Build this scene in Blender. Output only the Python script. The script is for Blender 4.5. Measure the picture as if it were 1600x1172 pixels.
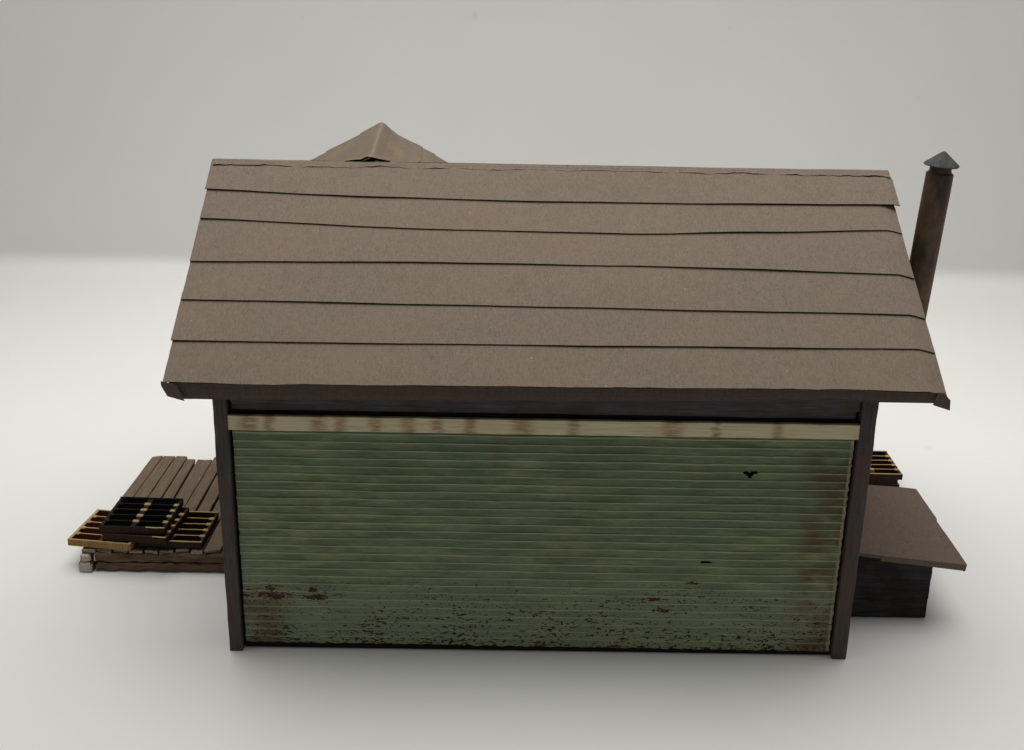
import bpy, bmesh, math, random
from mathutils import Vector, Matrix, noise

# ------------------------------------------------------------------ clear
for o in list(bpy.data.objects):
    bpy.data.objects.remove(o)
SC = bpy.context.scene
COL = SC.collection
S = 0.001            # everything below is written in millimetres
random.seed(7)

# ------------------------------------------------------------------ camera
cam_d = bpy.data.cameras.new('camera')
cam = bpy.data.objects.new('camera', cam_d)
COL.objects.link(cam)
F_PX, CAM, PITCH, YAW, ROLL = 1948.308, (-9.759, -261.975, 170.040), 0.357326, 0.0079186, 0.0187432
fwd = Vector((math.sin(YAW)*math.cos(PITCH), math.cos(YAW)*math.cos(PITCH), -math.sin(PITCH)))
rt = Vector((math.cos(YAW), -math.sin(YAW), 0))
up = rt.cross(fwd)
r0 = math.cos(ROLL)*rt + math.sin(ROLL)*up
u0 = -math.sin(ROLL)*rt + math.cos(ROLL)*up
M = Matrix((r0, u0, -fwd)).transposed().to_4x4()
M.translation = Vector(CAM)*S
cam.matrix_world = M
cam_d.sensor_fit = 'HORIZONTAL'
cam_d.sensor_width = 36.0
cam_d.lens = F_PX/1600*36.0
cam_d.clip_start = 0.005
cam_d.clip_end = 50.0
SC.camera = cam

# ------------------------------------------------------------------ world, lamp, exposure
w = bpy.data.worlds.new('World')
SC.world = w
w.use_nodes = True
bg = w.node_tree.nodes['Background']
bg.inputs[0].default_value = (1.0, 0.99, 0.96, 1)
bg.inputs[1].default_value = 0.17


def area(name, loc, target, sx, sy, power, col, spread=180):
    d = bpy.data.lights.new(name, 'AREA')
    d.shape = 'RECTANGLE'
    d.size, d.size_y = sx*S, sy*S
    d.energy = power
    d.color = col
    d.spread = math.radians(spread)
    o = bpy.data.objects.new(name, d)
    COL.objects.link(o)
    o.location = Vector(loc)*S
    o.rotation_euler = (Vector(target)-Vector(loc)).to_track_quat('-Z', 'Y').to_euler()
    return o


area('light_tent_lamp', (0, 122, 420), (0, 122, 0), 640, 385, 1.20, (1.0, 0.988, 0.958), 114)

SC.view_settings.view_transform = 'Standard'
SC.view_settings.look = 'None'
SC.view_settings.exposure = 0.0
SC.view_settings.gamma = 1.0
SC.view_settings.use_curve_mapping = False
SC.render.engine = 'CYCLES'
SC.cycles.use_denoising = True
SC.cycles.max_bounces = 8


# ------------------------------------------------------------------ node helpers
class NT:
    def __init__(self, name):
        self.m = bpy.data.materials.new(name)
        self.m.use_nodes = True
        self.t = self.m.node_tree
        self.b = self.t.nodes['Principled BSDF']
        self.tc = self.t.nodes.new('ShaderNodeTexCoord')

    def n(self, typ, **kw):
        x = self.t.nodes.new(typ)
        for k, v in kw.items():
            setattr(x, k, v)
        return x

    def l(self, a, b):
        self.t.links.new(a, b)

    def coord(self, scale=(1, 1, 1), off=(0, 0, 0)):
        """object coordinates in millimetres times scale"""
        mp = self.n('ShaderNodeMapping')
        mp.inputs['Scale'].default_value = tuple(1000.0*s for s in scale)
        mp.inputs['Location'].default_value = off
        self.l(self.tc.outputs['Object'], mp.inputs['Vector'])
        return mp.outputs[0]

    def noise(self, scale=(1, 1, 1), detail=4, rough=0.55, off=(0, 0, 0), dist=0.0):
        x = self.n('ShaderNodeTexNoise')
        x.inputs['Scale'].default_value = 1.0
        x.inputs['Detail'].default_value = detail
        x.inputs['Roughness'].default_value = rough
        x.inputs['Distortion'].default_value = dist
        self.l(self.coord(scale, off), x.inputs['Vector'])
        return x.outputs['Fac']

    def ramp(self, fac, stops, interp='LINEAR'):
        x = self.n('ShaderNodeValToRGB')
        x.color_ramp.interpolation = interp
        e = x.color_ramp.elements
        while len(e) < len(stops):
            e.new(0.5)
        for i, (p, c) in enumerate(stops):
            e[i].position = p
            e[i].color = (c, c, c, 1) if isinstance(c, (int, float)) else (*c, 1)
        self.l(fac, x.inputs[0])
        return x.outputs[0]

    def mix(self, fac, a, b, mode='MIX'):
        x = self.n('ShaderNodeMix', data_type='RGBA', blend_type=mode)
        for sock, v in ((0, fac), (6, a), (7, b)):
            if hasattr(v, 'is_output'):
                self.l(v, x.inputs[sock])
            elif sock == 0:
                x.inputs[0].default_value = v
            else:
                x.inputs[sock].default_value = (*v, 1)
        return x.outputs[2]

    def math(self, op, a, b=0.0, clamp=False):
        x = self.n('ShaderNodeMath', operation=op, use_clamp=clamp)
        for i, v in enumerate((a, b)):
            if hasattr(v, 'is_output'):
                self.l(v, x.inputs[i])
            else:
                x.inputs[i].default_value = v
        return x.outputs[0]

    def axis(self, i):
        x = self.n('ShaderNodeSeparateXYZ')
        self.l(self.coord(), x.inputs[0])
        return x.outputs[i]

    def attr(self, name):
        x = self.n('ShaderNodeAttribute', attribute_name=name)
        return x.outputs['Fac']

    def smooth(self, v, a, b):
        x = self.n('ShaderNodeMapRange', interpolation_type='SMOOTHSTEP')
        self.l(v, x.inputs[0])
        x.inputs[1].default_value = a
        x.inputs[2].default_value = b
        return x.outputs[0]

    def done(self, col, rough=0.8, bump=None, strength=0.3, dist=0.1, spec=0.3):
        if hasattr(col, 'is_output'):
            self.l(col, self.b.inputs['Base Color'])
        else:
            self.b.inputs['Base Color'].default_value = (*col, 1)
        if hasattr(rough, 'is_output'):
            self.l(rough, self.b.inputs['Roughness'])
        else:
            self.b.inputs['Roughness'].default_value = rough
        self.b.inputs['Specular IOR Level'].default_value = spec
        if bump is not None:
            x = self.n('ShaderNodeBump')
            x.inputs['Strength'].default_value = strength
            x.inputs['Distance'].default_value = dist*S
            self.l(bump, x.inputs['Height'])
            self.l(x.outputs[0], self.b.inputs['Normal'])
        return self.m


def card_mat(name, base, dark, scuff=True):
    """brown mottled paper card with vertical fibre streaks"""
    k = NT(name)
    blot = k.noise((0.55, 0.30, 0.30), 5, 0.65)
    fib = k.noise((2.6, 0.75, 0.75), 3, 0.6, (5, 2, 1))
    fine = k.noise((4.2, 2.4, 2.4), 2, 0.6)
    big = k.noise((0.035, 0.05, 0.05), 3, 0.5)
    c = k.mix(k.ramp(blot, [(0.30, 0.35), (0.70, 1.0)]), dark, base)
    c = k.mix(k.math('MULTIPLY', k.ramp(fib, [(0.46, 0.0), (0.68, 1.0)]), 0.45), c, tuple(v*0.66 for v in dark))
    c = k.mix(k.math('MULTIPLY', k.ramp(fine, [(0.50, 0.0), (0.70, 1.0)]), 0.36), c, tuple(min(1, v*1.75) for v in base))
    c = k.mix(k.math('MULTIPLY', k.ramp(big, [(0.40, 0.0), (0.66, 1.0)]), 0.22), c, (base[0]*1.25, base[1]*1.1, base[2]*0.85))
    if scuff:
        sp = k.noise((0.9, 0.9, 0.9), 1, 0.4, (31, 7, 3))
        c = k.mix(k.ramp(sp, [(0.80, 0.0), (0.83, 0.7)]), c, (0.35, 0.31, 0.26))
    return k.done(c, 0.92, fib, 0.25, 0.06, 0.15)


def wood_mat(name, light, dark, axis=1, rough=0.85, red=None, grain=1.0, streak=0.5, bump=0.4):
    """stained strip wood, grain running along the given axis"""
    k = NT(name)

    def sc(a, l):
        v = [a*grain]*3
        v[axis] = l
        return tuple(v)
    g = k.noise(sc(1.9, 0.10), 6, 0.68, (3, 1, 9))
    f = k.noise(sc(5.5, 0.35), 3, 0.6, (1, 4, 2))
    b = k.noise((0.12, 0.12, 0.12), 3, 0.5, (8, 2, 5))
    c = k.mix(k.ramp(g, [(0.33, 0.0), (0.67, 1.0)]), dark, light)
    c = k.mix(k.math('MULTIPLY', k.ramp(f, [(0.55, 0.0), (0.72, 1.0)]), streak), c, tuple(v*0.35 for v in dark))
    c = k.mix(k.math('MULTIPLY', k.ramp(b, [(0.35, 0.0), (0.7, 1.0)]), 0.4), c, tuple(v*0.6 for v in light))
    if red:
        r = k.noise((0.09, 0.09, 0.09), 4, 0.6, (2, 22, 14))
        c = k.mix(k.math('MULTIPLY', k.ramp(r, [(0.46, 0.0), (0.62, 1.0)]), 0.75), c, red)
    return k.done(c, rough, g, bump, 0.25, 0.25)


MAT = {}
MAT['roof'] = card_mat('brown_card', (0.206, 0.163, 0.129), (0.164, 0.130, 0.103))
MAT['shaded_fold'] = card_mat('shaded_card_fold', (0.082, 0.061, 0.053), (0.060, 0.045, 0.039), False)  # same card darkened: shade on the downturned folds put into the colour
MAT['corner_fold'] = card_mat('corner_card_fold', (0.115, 0.088, 0.072), (0.090, 0.069, 0.057), False)
MAT['cut_edge_shade'] = NT('card_edge_shade').done((0.012, 0.009, 0.008), 0.95, None, 0, 0, 0.05)  # near-black edges: shadow gap under each card strip painted into the colour
MAT['lean_roof'] = card_mat('lean_to_card', (0.150, 0.113, 0.092), (0.112, 0.085, 0.069))
MAT['dark_x'] = wood_mat('dark_stained_board', (0.105, 0.100, 0.104), (0.040, 0.037, 0.039), 0, red=(0.060, 0.042, 0.034))
MAT['post'] = wood_mat('dark_stained_post', (0.098, 0.090, 0.084), (0.042, 0.039, 0.037), 2, red=(0.092, 0.054, 0.040))
MAT['black_board'] = wood_mat('black_stained_board', (0.058, 0.055, 0.059), (0.013, 0.0125, 0.014), 0, red=(0.017, 0.010, 0.008), streak=0.7)
MAT['plank'] = wood_mat('deck_plank_wood', (0.205, 0.148, 0.098), (0.112, 0.077, 0.050), 1, grain=0.9, streak=0.6)
MAT['plank_end'] = wood_mat('plank_end_grain', (0.40, 0.34, 0.25), (0.11, 0.082, 0.055), 1)
MAT['beam'] = wood_mat('bark_beam_wood', (0.185, 0.118, 0.068), (0.055, 0.033, 0.020), 0, grain=0.7, streak=0.7, bump=0.8)
MAT['end_grain'] = wood_mat('pale_end_grain', (0.60, 0.55, 0.46), (0.33, 0.28, 0.21), 1, grain=0.7, streak=0.4, bump=0.6)
MAT['crate_top'] = wood_mat('crate_tan_wood', (0.52, 0.37, 0.165), (0.34, 0.21, 0.085), 0, streak=0.35)
MAT['crate_front'] = wood_mat('crate_scorched_tan', (0.40, 0.245, 0.085), (0.20, 0.105, 0.038), 2, streak=0.75)
MAT['crate_burnt'] = wood_mat('crate_burnt_brown', (0.046, 0.020, 0.011), (0.016, 0.008, 0.006), 2, streak=0.6)
MAT['crate_red'] = wood_mat('crate_reddish_cut', (0.15, 0.050, 0.022), (0.06, 0.022, 0.012), 2, streak=0.5)
MAT['crate_dark_rim'] = wood_mat('crate_dark_rim', (0.07, 0.034, 0.018), (0.022, 0.011, 0.008), 0, streak=0.5)
MAT['crate_char'] = wood_mat('crate_charred', (0.013, 0.010, 0.009), (0.005, 0.004, 0.004), 0, streak=0.5)


def make_green():
    k = NT('weathered_green_paint')
    x, z = k.axis(0), k.axis(2)
    a = k.noise((0.065, 0.10, 0.42), 6, 0.68, (4, 0, 7), 0.3)
    b = k.noise((0.030, 0.04, 0.045), 3, 0.55, (11, 3, 1))
    g = k.noise((0.30, 1.0, 2.2), 6, 0.72, (1, 5, 3))
    olive, deep, blue, pale = (0.228, 0.248, 0.124), (0.092, 0.132, 0.070), (0.116, 0.190, 0.138), (0.225, 0.255, 0.155)
    c = k.mix(k.ramp(a, [(0.38, 0.0), (0.60, 1.0)]), deep, olive)
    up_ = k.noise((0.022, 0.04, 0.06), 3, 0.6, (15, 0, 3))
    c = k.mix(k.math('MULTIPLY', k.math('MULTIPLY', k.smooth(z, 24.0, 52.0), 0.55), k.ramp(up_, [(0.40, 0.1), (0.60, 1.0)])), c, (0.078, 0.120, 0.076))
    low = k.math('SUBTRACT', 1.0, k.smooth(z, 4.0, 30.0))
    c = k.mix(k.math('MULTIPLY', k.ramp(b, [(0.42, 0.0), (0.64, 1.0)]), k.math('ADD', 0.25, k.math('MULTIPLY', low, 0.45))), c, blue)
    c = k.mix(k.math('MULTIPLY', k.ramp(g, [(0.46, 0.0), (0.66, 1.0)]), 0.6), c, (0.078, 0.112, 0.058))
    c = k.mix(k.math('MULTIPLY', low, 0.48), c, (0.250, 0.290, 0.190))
    # paler along each ridge crest: the highlight lines painted into the colour
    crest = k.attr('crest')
    glint_noise = k.noise((0.10, 1, 0.35), 3, 0.6, (9, 9, 2))
    glint_fac = k.math('MULTIPLY', k.smooth(crest, 0.60, 0.98), k.ramp(glint_noise, [(0.28, 0.35), (0.62, 1.0)]))
    c = k.mix(k.math('MULTIPLY', k.math('MULTIPLY', glint_fac, 0.8), k.math('ADD', 0.5, k.math('MULTIPLY', k.smooth(z, 3.0, 20.0), 0.5))), c, (0.42, 0.45, 0.31))
    # brown rust run-off: right end, left foot, and two faint streaks
    rn = k.noise((0.10, 1, 0.16), 4, 0.6, (2, 3, 8))
    right = k.math('MULTIPLY', k.smooth(x, 57.5, 64.5), k.math('SUBTRACT', 1.0, k.smooth(z, 52.0, 58.0)))
    left = k.math('MULTIPLY', k.math('SUBTRACT', 1.0, k.smooth(x, -68.0, -54.0)), k.math('SUBTRACT', 1.0, k.smooth(z, 8.0, 22.0)))
    mid = k.math('MULTIPLY', k.math('SUBTRACT', 1.0, k.smooth(k.math('ABSOLUTE', k.math('ADD', x, 10.0)), 0.6, 2.6)), k.math('MULTIPLY', k.smooth(z, 44.0, 51.0), 0.45))
    rust = k.math('MAXIMUM', k.math('MAXIMUM', right, left), mid)
    rust = k.math('MULTIPLY', k.math('MULTIPLY', rust, k.ramp(rn, [(0.34, 0.05), (0.56, 1.0)])), k.math('SUBTRACT', 1.0, k.math('MULTIPLY', crest, 0.55)))
    c = k.mix(k.math('MULTIPLY', rust, 0.85), c, (0.090, 0.048, 0.018))
    tan_e = k.math('MULTIPLY', k.smooth(x, 70.05, 70.5), k.ramp(rn, [(0.38, 0.2), (0.55, 1.0)]))
    c = k.mix(tan_e, c, (0.36, 0.30, 0.19))
    # chipped paint, thick towards the foot
    n1 = k.noise((0.50, 1, 1.6), 2, 0.55, (0, 5, 0), 0.5)
    n2 = k.noise((1.0, 1, 2.3), 2, 0.5, (17, 5, 3), 0.4)
    clump = k.noise((0.085, 1, 0.16), 2, 0.5, (6, 5, 21))
    dens = k.math('ADD', k.math('MULTIPLY', k.math('SUBTRACT', 1.0, k.smooth(z, -6.0, 23.0)), 0.085), k.math('MULTIPLY', k.math('SUBTRACT', clump, 0.5), 0.22))
    dens = k.math('ADD', dens, k.math('MULTIPLY', k.math('SUBTRACT', 1.0, k.smooth(z, 0.8, 3.0)), 0.03))
    gate = k.math('MULTIPLY', k.smooth(z, 27.0, 17.0), 1.0)
    band = k.math('MULTIPLY', k.math('SUBTRACT', 1.0, crest), 0.045)
    t1 = k.math('ADD', k.math('ADD', n1, dens), band)
    t2 = k.math('ADD', k.math('ADD', n2, dens), band)
    inv_gate = k.math('SUBTRACT', 1.0, k.smooth(z, 15.0, 24.0))
    ch1 = k.math('MULTIPLY', k.smooth(t1, 0.704, 0.720), inv_gate)
    ch2 = k.math('MULTIPLY', k.smooth(t2, 0.694, 0.708), inv_gate)
    chip = k.math('MAXIMUM', ch1, ch2)
    light_chip = k.math('MULTIPLY', k.math('SUBTRACT', k.smooth(t2, 0.655, 0.675), k.smooth(t2, 0.68, 0.695)), inv_gate)
    c = k.mix(k.math('MULTIPLY', light_chip, 0.45), c, (0.33, 0.38, 0.28))
    cb = k.noise((0.16, 1, 0.2), 3, 0.5, (3, 13, 2))
    c = k.mix(chip, c, k.mix(k.ramp(cb, [(0.40, 0.0), (0.62, 1.0)]), (0.024, 0.015, 0.010), (0.080, 0.030, 0.014)))
    # the two larger red-brown chips near the left foot
    for (px, pz, rx, rz) in ((-63.8, 14.9, 3.6, 1.0), (-64.4, 16.7, 1.3, 0.9), (-53.5, 14.6, 3.0, 0.7), (-54.3, 16.6, 1.1, 0.9), (27.5, 15.3, 1.6, 0.6), (29.0, 12.2, 2.0, 0.55), (36.5, 20.0, 1.8, 0.5)):
        dx = k.math('DIVIDE', k.math('SUBTRACT', x, px), rx)
        dz = k.math('DIVIDE', k.math('SUBTRACT', z, pz), rz)
        d2 = k.math('ADD', k.math('MULTIPLY', dx, dx), k.math('MULTIPLY', dz, dz))
        d2 = k.math('ADD', d2, k.math('MULTIPLY', k.math('ADD', k.math('SUBTRACT', n2, 0.5), k.math('MULTIPLY', k.math('SUBTRACT', n1, 0.5), 1.2)), 5.0))
        c = k.mix(k.math('SUBTRACT', 1.0, k.smooth(d2, 0.65, 0.85)), c, (0.055, 0.017, 0.010))
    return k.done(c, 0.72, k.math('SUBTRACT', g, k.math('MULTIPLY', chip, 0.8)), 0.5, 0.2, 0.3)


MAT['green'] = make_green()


def make_trim():
    k = NT('cream_trim_wood')
    g = k.noise((0.10, 1, 2.6), 5, 0.65)
    c = k.mix(k.ramp(g, [(0.34, 0.0), (0.66, 1.0)]), (0.50, 0.43, 0.265), (0.70, 0.62, 0.41))
    wv = k.noise((0.25, 1, 0.7), 3, 0.6, (1, 8, 4))
    x = k.math('ADD', k.axis(0), k.math('MULTIPLY', k.math('SUBTRACT', wv, 0.5), 2.6))
    r = k.noise((0.22, 1, 2.4), 5, 0.7, (7, 1, 2))
    m = None
    for cx, hw in ((-67.5, 2.0), (-62.5, 1.2), (-51.5, 1.8), (-46.5, 1.4), (-38.5, 1.4), (-31, 1.6), (-24.5, 1.4), (-17, 1.3), (-5.0, 2.4), (6.5, 1.3), (29, 2.2), (39, 0.9), (53, 1.2)):
        f = k.math('SUBTRACT', 1.0, k.smooth(k.math('ABSOLUTE', k.math('SUBTRACT', x, cx)), hw*0.2, hw*1.7))
        m = f if m is None else k.math('MAXIMUM', m, f)
    m = k.math('MULTIPLY', m, k.ramp(r, [(0.36, 0.15), (0.56, 1.0)]))
    c = k.mix(k.math('MULTIPLY', m, 0.72), c, (0.215, 0.108, 0.045))
    f = k.noise((0.35, 1, 5), 3, 0.6, (3, 3, 3))
    c = k.mix(k.ramp(f, [(0.70, 0.0), (0.75, 0.8)]), c, (0.06, 0.03, 0.015))
    return k.done(c, 0.8, g, 0.35, 0.15, 0.25)


MAT['trim'] = make_trim()


def make_pipe():
    k = NT('rusty_stove_pipe_paint')
    a = k.noise((0.14, 0.14, 0.07), 4, 0.6, (2, 2, 2))
    b = k.noise((0.6, 0.6, 0.35), 5, 0.65)
    c = k.mix(k.ramp(a, [(0.36, 0.0), (0.62, 1.0)]), (0.030, 0.023, 0.019), (0.175, 0.098, 0.052))
    c = k.mix(k.math('MULTIPLY', k.ramp(b, [(0.40, 0.0), (0.70, 1.0)]), 0.55), c, (0.022, 0.019, 0.018))
    x = k.noise((2.2, 2.2, 1.1), 3, 0.6)
    return k.done(c, 0.62, x, 0.3, 0.1, 0.4)


MAT['pipe'] = make_pipe()


def make_cap():
    k = NT('grey_pipe_cap_paint')
    b = k.noise((0.7, 0.7, 0.5), 5, 0.65)
    c = k.mix(k.ramp(b, [(0.36, 0.0), (0.66, 1.0)]), (0.036, 0.037, 0.036), (0.080, 0.081, 0.077))
    return k.done(c, 0.8, b, 0.4, 0.2, 0.3)


MAT['cap'] = make_cap()


def make_backdrop():
    k = NT('white_vinyl_backdrop')
    d = k.noise((0.012, 0.012, 0.012), 3, 0.5)
    c = k.mix(k.ramp(d, [(0.35, 0.0), (0.65, 1.0)]), (0.79, 0.785, 0.762), (0.81, 0.806, 0.786))
    sp = k.noise((0.16, 0.16, 0.16), 1, 0.4, (5, 1, 8))
    c = k.mix(k.ramp(sp, [(0.79, 0.0), (0.82, 0.12)]), c, (0.5, 0.49, 0.47))
    # three faint smudges on the vinyl
    x, y, z = k.axis(0), k.axis(1), k.axis(2)
    sm = k.noise((0.7, 0.7, 0.7), 3, 0.6, (2, 6, 6))
    for ax2, px, p2, rx, r2, am in ((z, -25.2, 123.9, 1.7, 2.6, 0.16), (z, 92.2, 120.6, 0.9, 1.0, 0.2), (y, 136.0, 128.6, 1.5, 2.4, 0.12)):
        dx = k.math('DIVIDE', k.math('SUBTRACT', x, px), rx)
        d2 = k.math('DIVIDE', k.math('SUBTRACT', ax2, p2), r2)
        d = k.math('ADD', k.math('MULTIPLY', dx, dx), k.math('MULTIPLY', d2, d2))
        on = k.smooth(y, 300.0, 320.0) if ax2 is z else k.math('SUBTRACT', 1.0, k.smooth(y, 200.0, 210.0))
        m = k.math('MULTIPLY', k.math('MULTIPLY', k.math('SUBTRACT', 1.0, k.smooth(d, 0.1, 1.2)), on), k.math('MULTIPLY', k.ramp(sm, [(0.35, 0.5), (0.6, 1.0)]), am))
        c = k.mix(m, c, (0.30, 0.29, 0.28))
    f = k.noise((1.6, 1.6, 1.6), 2, 0.5)
    return k.done(c, 0.42, f, 0.03, 0.1, 0.4)


MAT['backdrop'] = make_backdrop()


# ------------------------------------------------------------------ mesh helpers
def new_obj(name, verts, faces, mat, parent=None, smooth=False, slots=None, origin=(0, 0, 0), attr=None):
    me = bpy.data.meshes.new(name)
    ox, oy, oz = origin
    me.from_pydata([((v[0]-ox)*S, (v[1]-oy)*S, (v[2]-oz)*S) for v in verts], [], faces)
    mats = mat if isinstance(mat, (list, tuple)) else [mat]
    for m in mats:
        me.materials.append(m)
    if slots:
        for p, s in zip(me.polygons, slots):
            p.material_index = s
    if attr:
        at = me.attributes.new(attr[0], 'FLOAT', 'POINT')
        at.data.foreach_set('value', attr[1])
    bm = bmesh.new()
    bm.from_mesh(me)
    bmesh.ops.recalc_face_normals(bm, faces=bm.faces)
    bm.to_mesh(me)
    bm.free()
    for p in me.polygons:
        p.use_smooth = smooth
    o = bpy.data.objects.new(name, me)
    COL.objects.link(o)
    o.location = Vector(origin)*S
    if parent is not None:
        o.parent = parent
        o.location = (Vector(origin) - Vector(parent.get('_o', (0, 0, 0))))*S
    return o


def empty(name, loc, label, cat, group=None):
    o = bpy.data.objects.new(name, None)
    COL.objects.link(o)
    o.empty_display_size = 0.005
    o.location = Vector(loc)*S
    o['label'] = label
    o['category'] = cat
    if group:
        o['group'] = group
    ORG[o.name] = loc
    return o


ORG = {}


def bm_obj(name, bm, mat, parent=None, smooth=False):
    """bmesh in mm world coordinates -> object; parents sit unrotated at ORG[parent] while building"""
    off = Vector((0, 0, 0))
    p = parent
    while p is not None:
        off += Vector(ORG.get(p.name, (0, 0, 0)))
        p = p.parent
    bmesh.ops.translate(bm, verts=bm.verts, vec=-off)
    bmesh.ops.scale(bm, verts=bm.verts, vec=(S, S, S))
    bmesh.ops.recalc_face_normals(bm, faces=bm.faces)
    me = bpy.data.meshes.new(name)
    bm.to_mesh(me)
    bm.free()
    mats = mat if isinstance(mat, (list, tuple)) else [mat]
    for m in mats:
        me.materials.append(m)
    for q in me.polygons:
        q.use_smooth = smooth
    o = bpy.data.objects.new(name, me)
    COL.objects.link(o)
    o.parent = parent
    return o


def nz(p, sc, seed=0.0):
    return noise.noise(Vector((p[0]*sc+seed, p[1]*sc-seed*0.7, p[2]*sc+seed*1.3)))


def rough_box(bm, lo, hi, seg=2.0, bev=0.15, jit=0.08, jsc=0.35, seed=0.0, mi=0, skew=None, endjit=0.0, axis=None):
    """a bevelled box of strip wood, cut into segments and knocked slightly out of true"""
    t = bmesh.new()
    bmesh.ops.create_cube(t, size=1.0)
    c = (Vector(lo)+Vector(hi))/2
    d = Vector(hi)-Vector(lo)
    for v in t.verts:
        v.co = Vector((v.co.x*d.x, v.co.y*d.y, v.co.z*d.z)) + c
    if bev > 0:
        bmesh.ops.bevel(t, geom=list(t.edges), offset=min(bev, 0.3*min(d)), segments=1, affect='EDGES', profile=0.5)
    for ax in range(3):
        n = int(d[ax]/seg)
        for i in range(1, n):
            co = Vector(c)
            co[ax] = lo[ax] + d[ax]*i/n
            no = Vector((0, 0, 0))
            no[ax] = 1
            bmesh.ops.bisect_plane(t, geom=list(t.verts)+list(t.edges)+list(t.faces), plane_co=co, plane_no=no, dist=1e-5)
    for v in t.verts:
        p = v.co.copy()
        for a in range(3):
            v.co[a] += jit*noise.noise(Vector((p.x*jsc+seed+a*31.7, p.y*jsc+seed*1.7, p.z*jsc-seed)))
        if axis is not None and endjit:
            for e, s in ((lo[axis], -1), (hi[axis], 1)):
                if abs(p[axis]-e) < 0.5:
                    q = p.copy()
                    q[axis] = 0
                    v.co[axis] += endjit*noise.noise(q*0.9+Vector((seed*3.1, s*5.0, seed)))
        if skew:
            v.co = skew(v.co)
    for f in t.faces:
        f.material_index = mi
    me = bpy.data.meshes.new('tmp')
    t.to_mesh(me)
    t.free()
    bm.from_mesh(me)
    bpy.data.meshes.remove(me)


def box_obj(name, lo, hi, mat, parent, **kw):
    bm = bmesh.new()
    rough_box(bm, lo, hi, **kw)
    return bm_obj(name, bm, mat, parent)


# ------------------------------------------------------------------ the backdrop (floor sweeping up into the wall)
verts, faces = [], []
prof = [(-520 + 40*i, 0.0) for i in range(20)] + [(270, 0), (285, 0)]
for i in range(1, 10):                                   # the sheet lifts a little before the bend
    t = i/9
    prof.append((287 + 36*t, 3.0*(t - 0.25*(1-math.exp(-t*4)))))
RAD = 8.0
for i in range(1, 11):
    a = math.radians(10 + 80*i/10)
    prof.append((323 + RAD*(math.sin(a)-math.sin(math.radians(10))), 2.26 + RAD*(math.cos(math.radians(10))-math.cos(a))))
yw = prof[-1][0]
for zz in (16, 24, 40, 60, 100, 160, 240, 340, 460, 600):
    prof.append((yw + 0.012*(zz-16), zz))
NX = 72
for (yy, zz) in prof:
    for i in range(NX+1):
        xx = -1000 + 2000*i/NX
        sag = 1.2*noise.noise(Vector((xx*0.006, 3.3, zz*0.006))) if yy > 250 else 0
        verts.append((xx, yy+sag*2.5, zz))
for j in range(len(prof)-1):
    for i in range(NX):
        a = j*(NX+1)+i
        faces.append((a, a+1, a+NX+2, a+NX+1))
back = new_obj('backdrop', verts, faces, MAT['backdrop'], smooth=True)
back['kind'] = 'structure'

# ------------------------------------------------------------------ the model house
house = empty('model_house', (0, 0, 0), 'weathered model shed with ribbed green wall, brown card roof and leaning stove pipe', 'model building')

# --- walls ---
wall_y = 2.2
EZ, RZ, RY, EY = 72.3, 109.6, 52.0, -9.0          # eave and ridge heights, ridge and eave depth
SLOPE = Vector((0, RY-EY, RZ-EZ))
SL = SLOPE.length
SDIR = SLOPE.normalized()
NDIR = Vector((0, -SDIR.z, SDIR.y))


def plank_wall(name, lo, hi, n, horizontal_axis):
    """a wall of boards laid on edge, in one mesh"""
    bm = bmesh.new()
    for i in range(n):
        z0 = lo[2] + (hi[2]-lo[2])*i/n
        z1 = lo[2] + (hi[2]-lo[2])*(i+1)/n - 0.12
        rough_box(bm, (lo[0], lo[1], z0), (hi[0], hi[1], z1), seg=20, bev=0.12, jit=0.05, seed=i*1.7)
    return bm_obj(name, bm, MAT['black_board'], house)


plank_wall('rear_wall', (-72.5, wall_y, 0.3), (72.5, wall_y+2, 75.5), 10, 0)
plank_wall('front_wall', (-72.5, 102, 0.3), (72.5, 104, 75.5), 10, 0)
for sx in (-1, 1):
    bm = bmesh.new()
    outline = [(4.4, 0.3), (101.8, 0.3), (101.8, 77.0), (52.0, 106.5), (4.4, 77.5)]
    va = [bm.verts.new((sx*72.4, y, z)) for y, z in outline]
    vb = [bm.verts.new((sx*74.4, y, z)) for y, z in outline]
    bm.faces.new(va)
    bm.faces.new(vb)
    for i in range(5):
        bm.faces.new((va[i], va[(i+1) % 5], vb[(i+1) % 5], vb[i]))
    bm_obj('side_wall', bm, MAT['black_board'], house)

# --- corner posts ---
for (x0, x1, zl, zh, sd) in ((-75.0, -71.9, -0.0, 72.0, 1.3), (71.55, 75.05, 0.0, 72.0, 5.1)):
    o = box_obj('corner_post', (x0, -1.4, zl), (x1, 2.15, zh), MAT['post'], house, seg=3.0, bev=0.18, jit=0.16, jsc=0.25, seed=sd, endjit=0.35, axis=2)
    box_obj('corner_post', (x0, 101.8, 0.0), (x1, 105.2, 72.0), MAT['post'], house, seg=6.0, bev=0.18, jit=0.12, seed=sd+2)

# --- dark frieze boards under the eave and the sill under the ribbed sheet ---
box_obj('frieze_board', (-71.2, -0.5, 64.7), (71.3, 2.1, 69.5), MAT['dark_x'], house, seg=4, bev=0.15, jit=0.14, jsc=0.12, seed=2.2)
box_obj('frieze_board', (-71.2, 0.3, 62.7), (70.8, 2.15, 64.6), MAT['dark_x'], house, seg=4, bev=0.2, jit=0.14, jsc=0.12, seed=7.7)
box_obj('sill_shadow', (-71.6, 0.5, 0.05), (71.4, 2.15, 2.6), MAT['crate_char'], house, seg=6, bev=0.12, jit=0.05, seed=4.0)  # near-black so the contact shadow below the sheet is painted in

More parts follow.
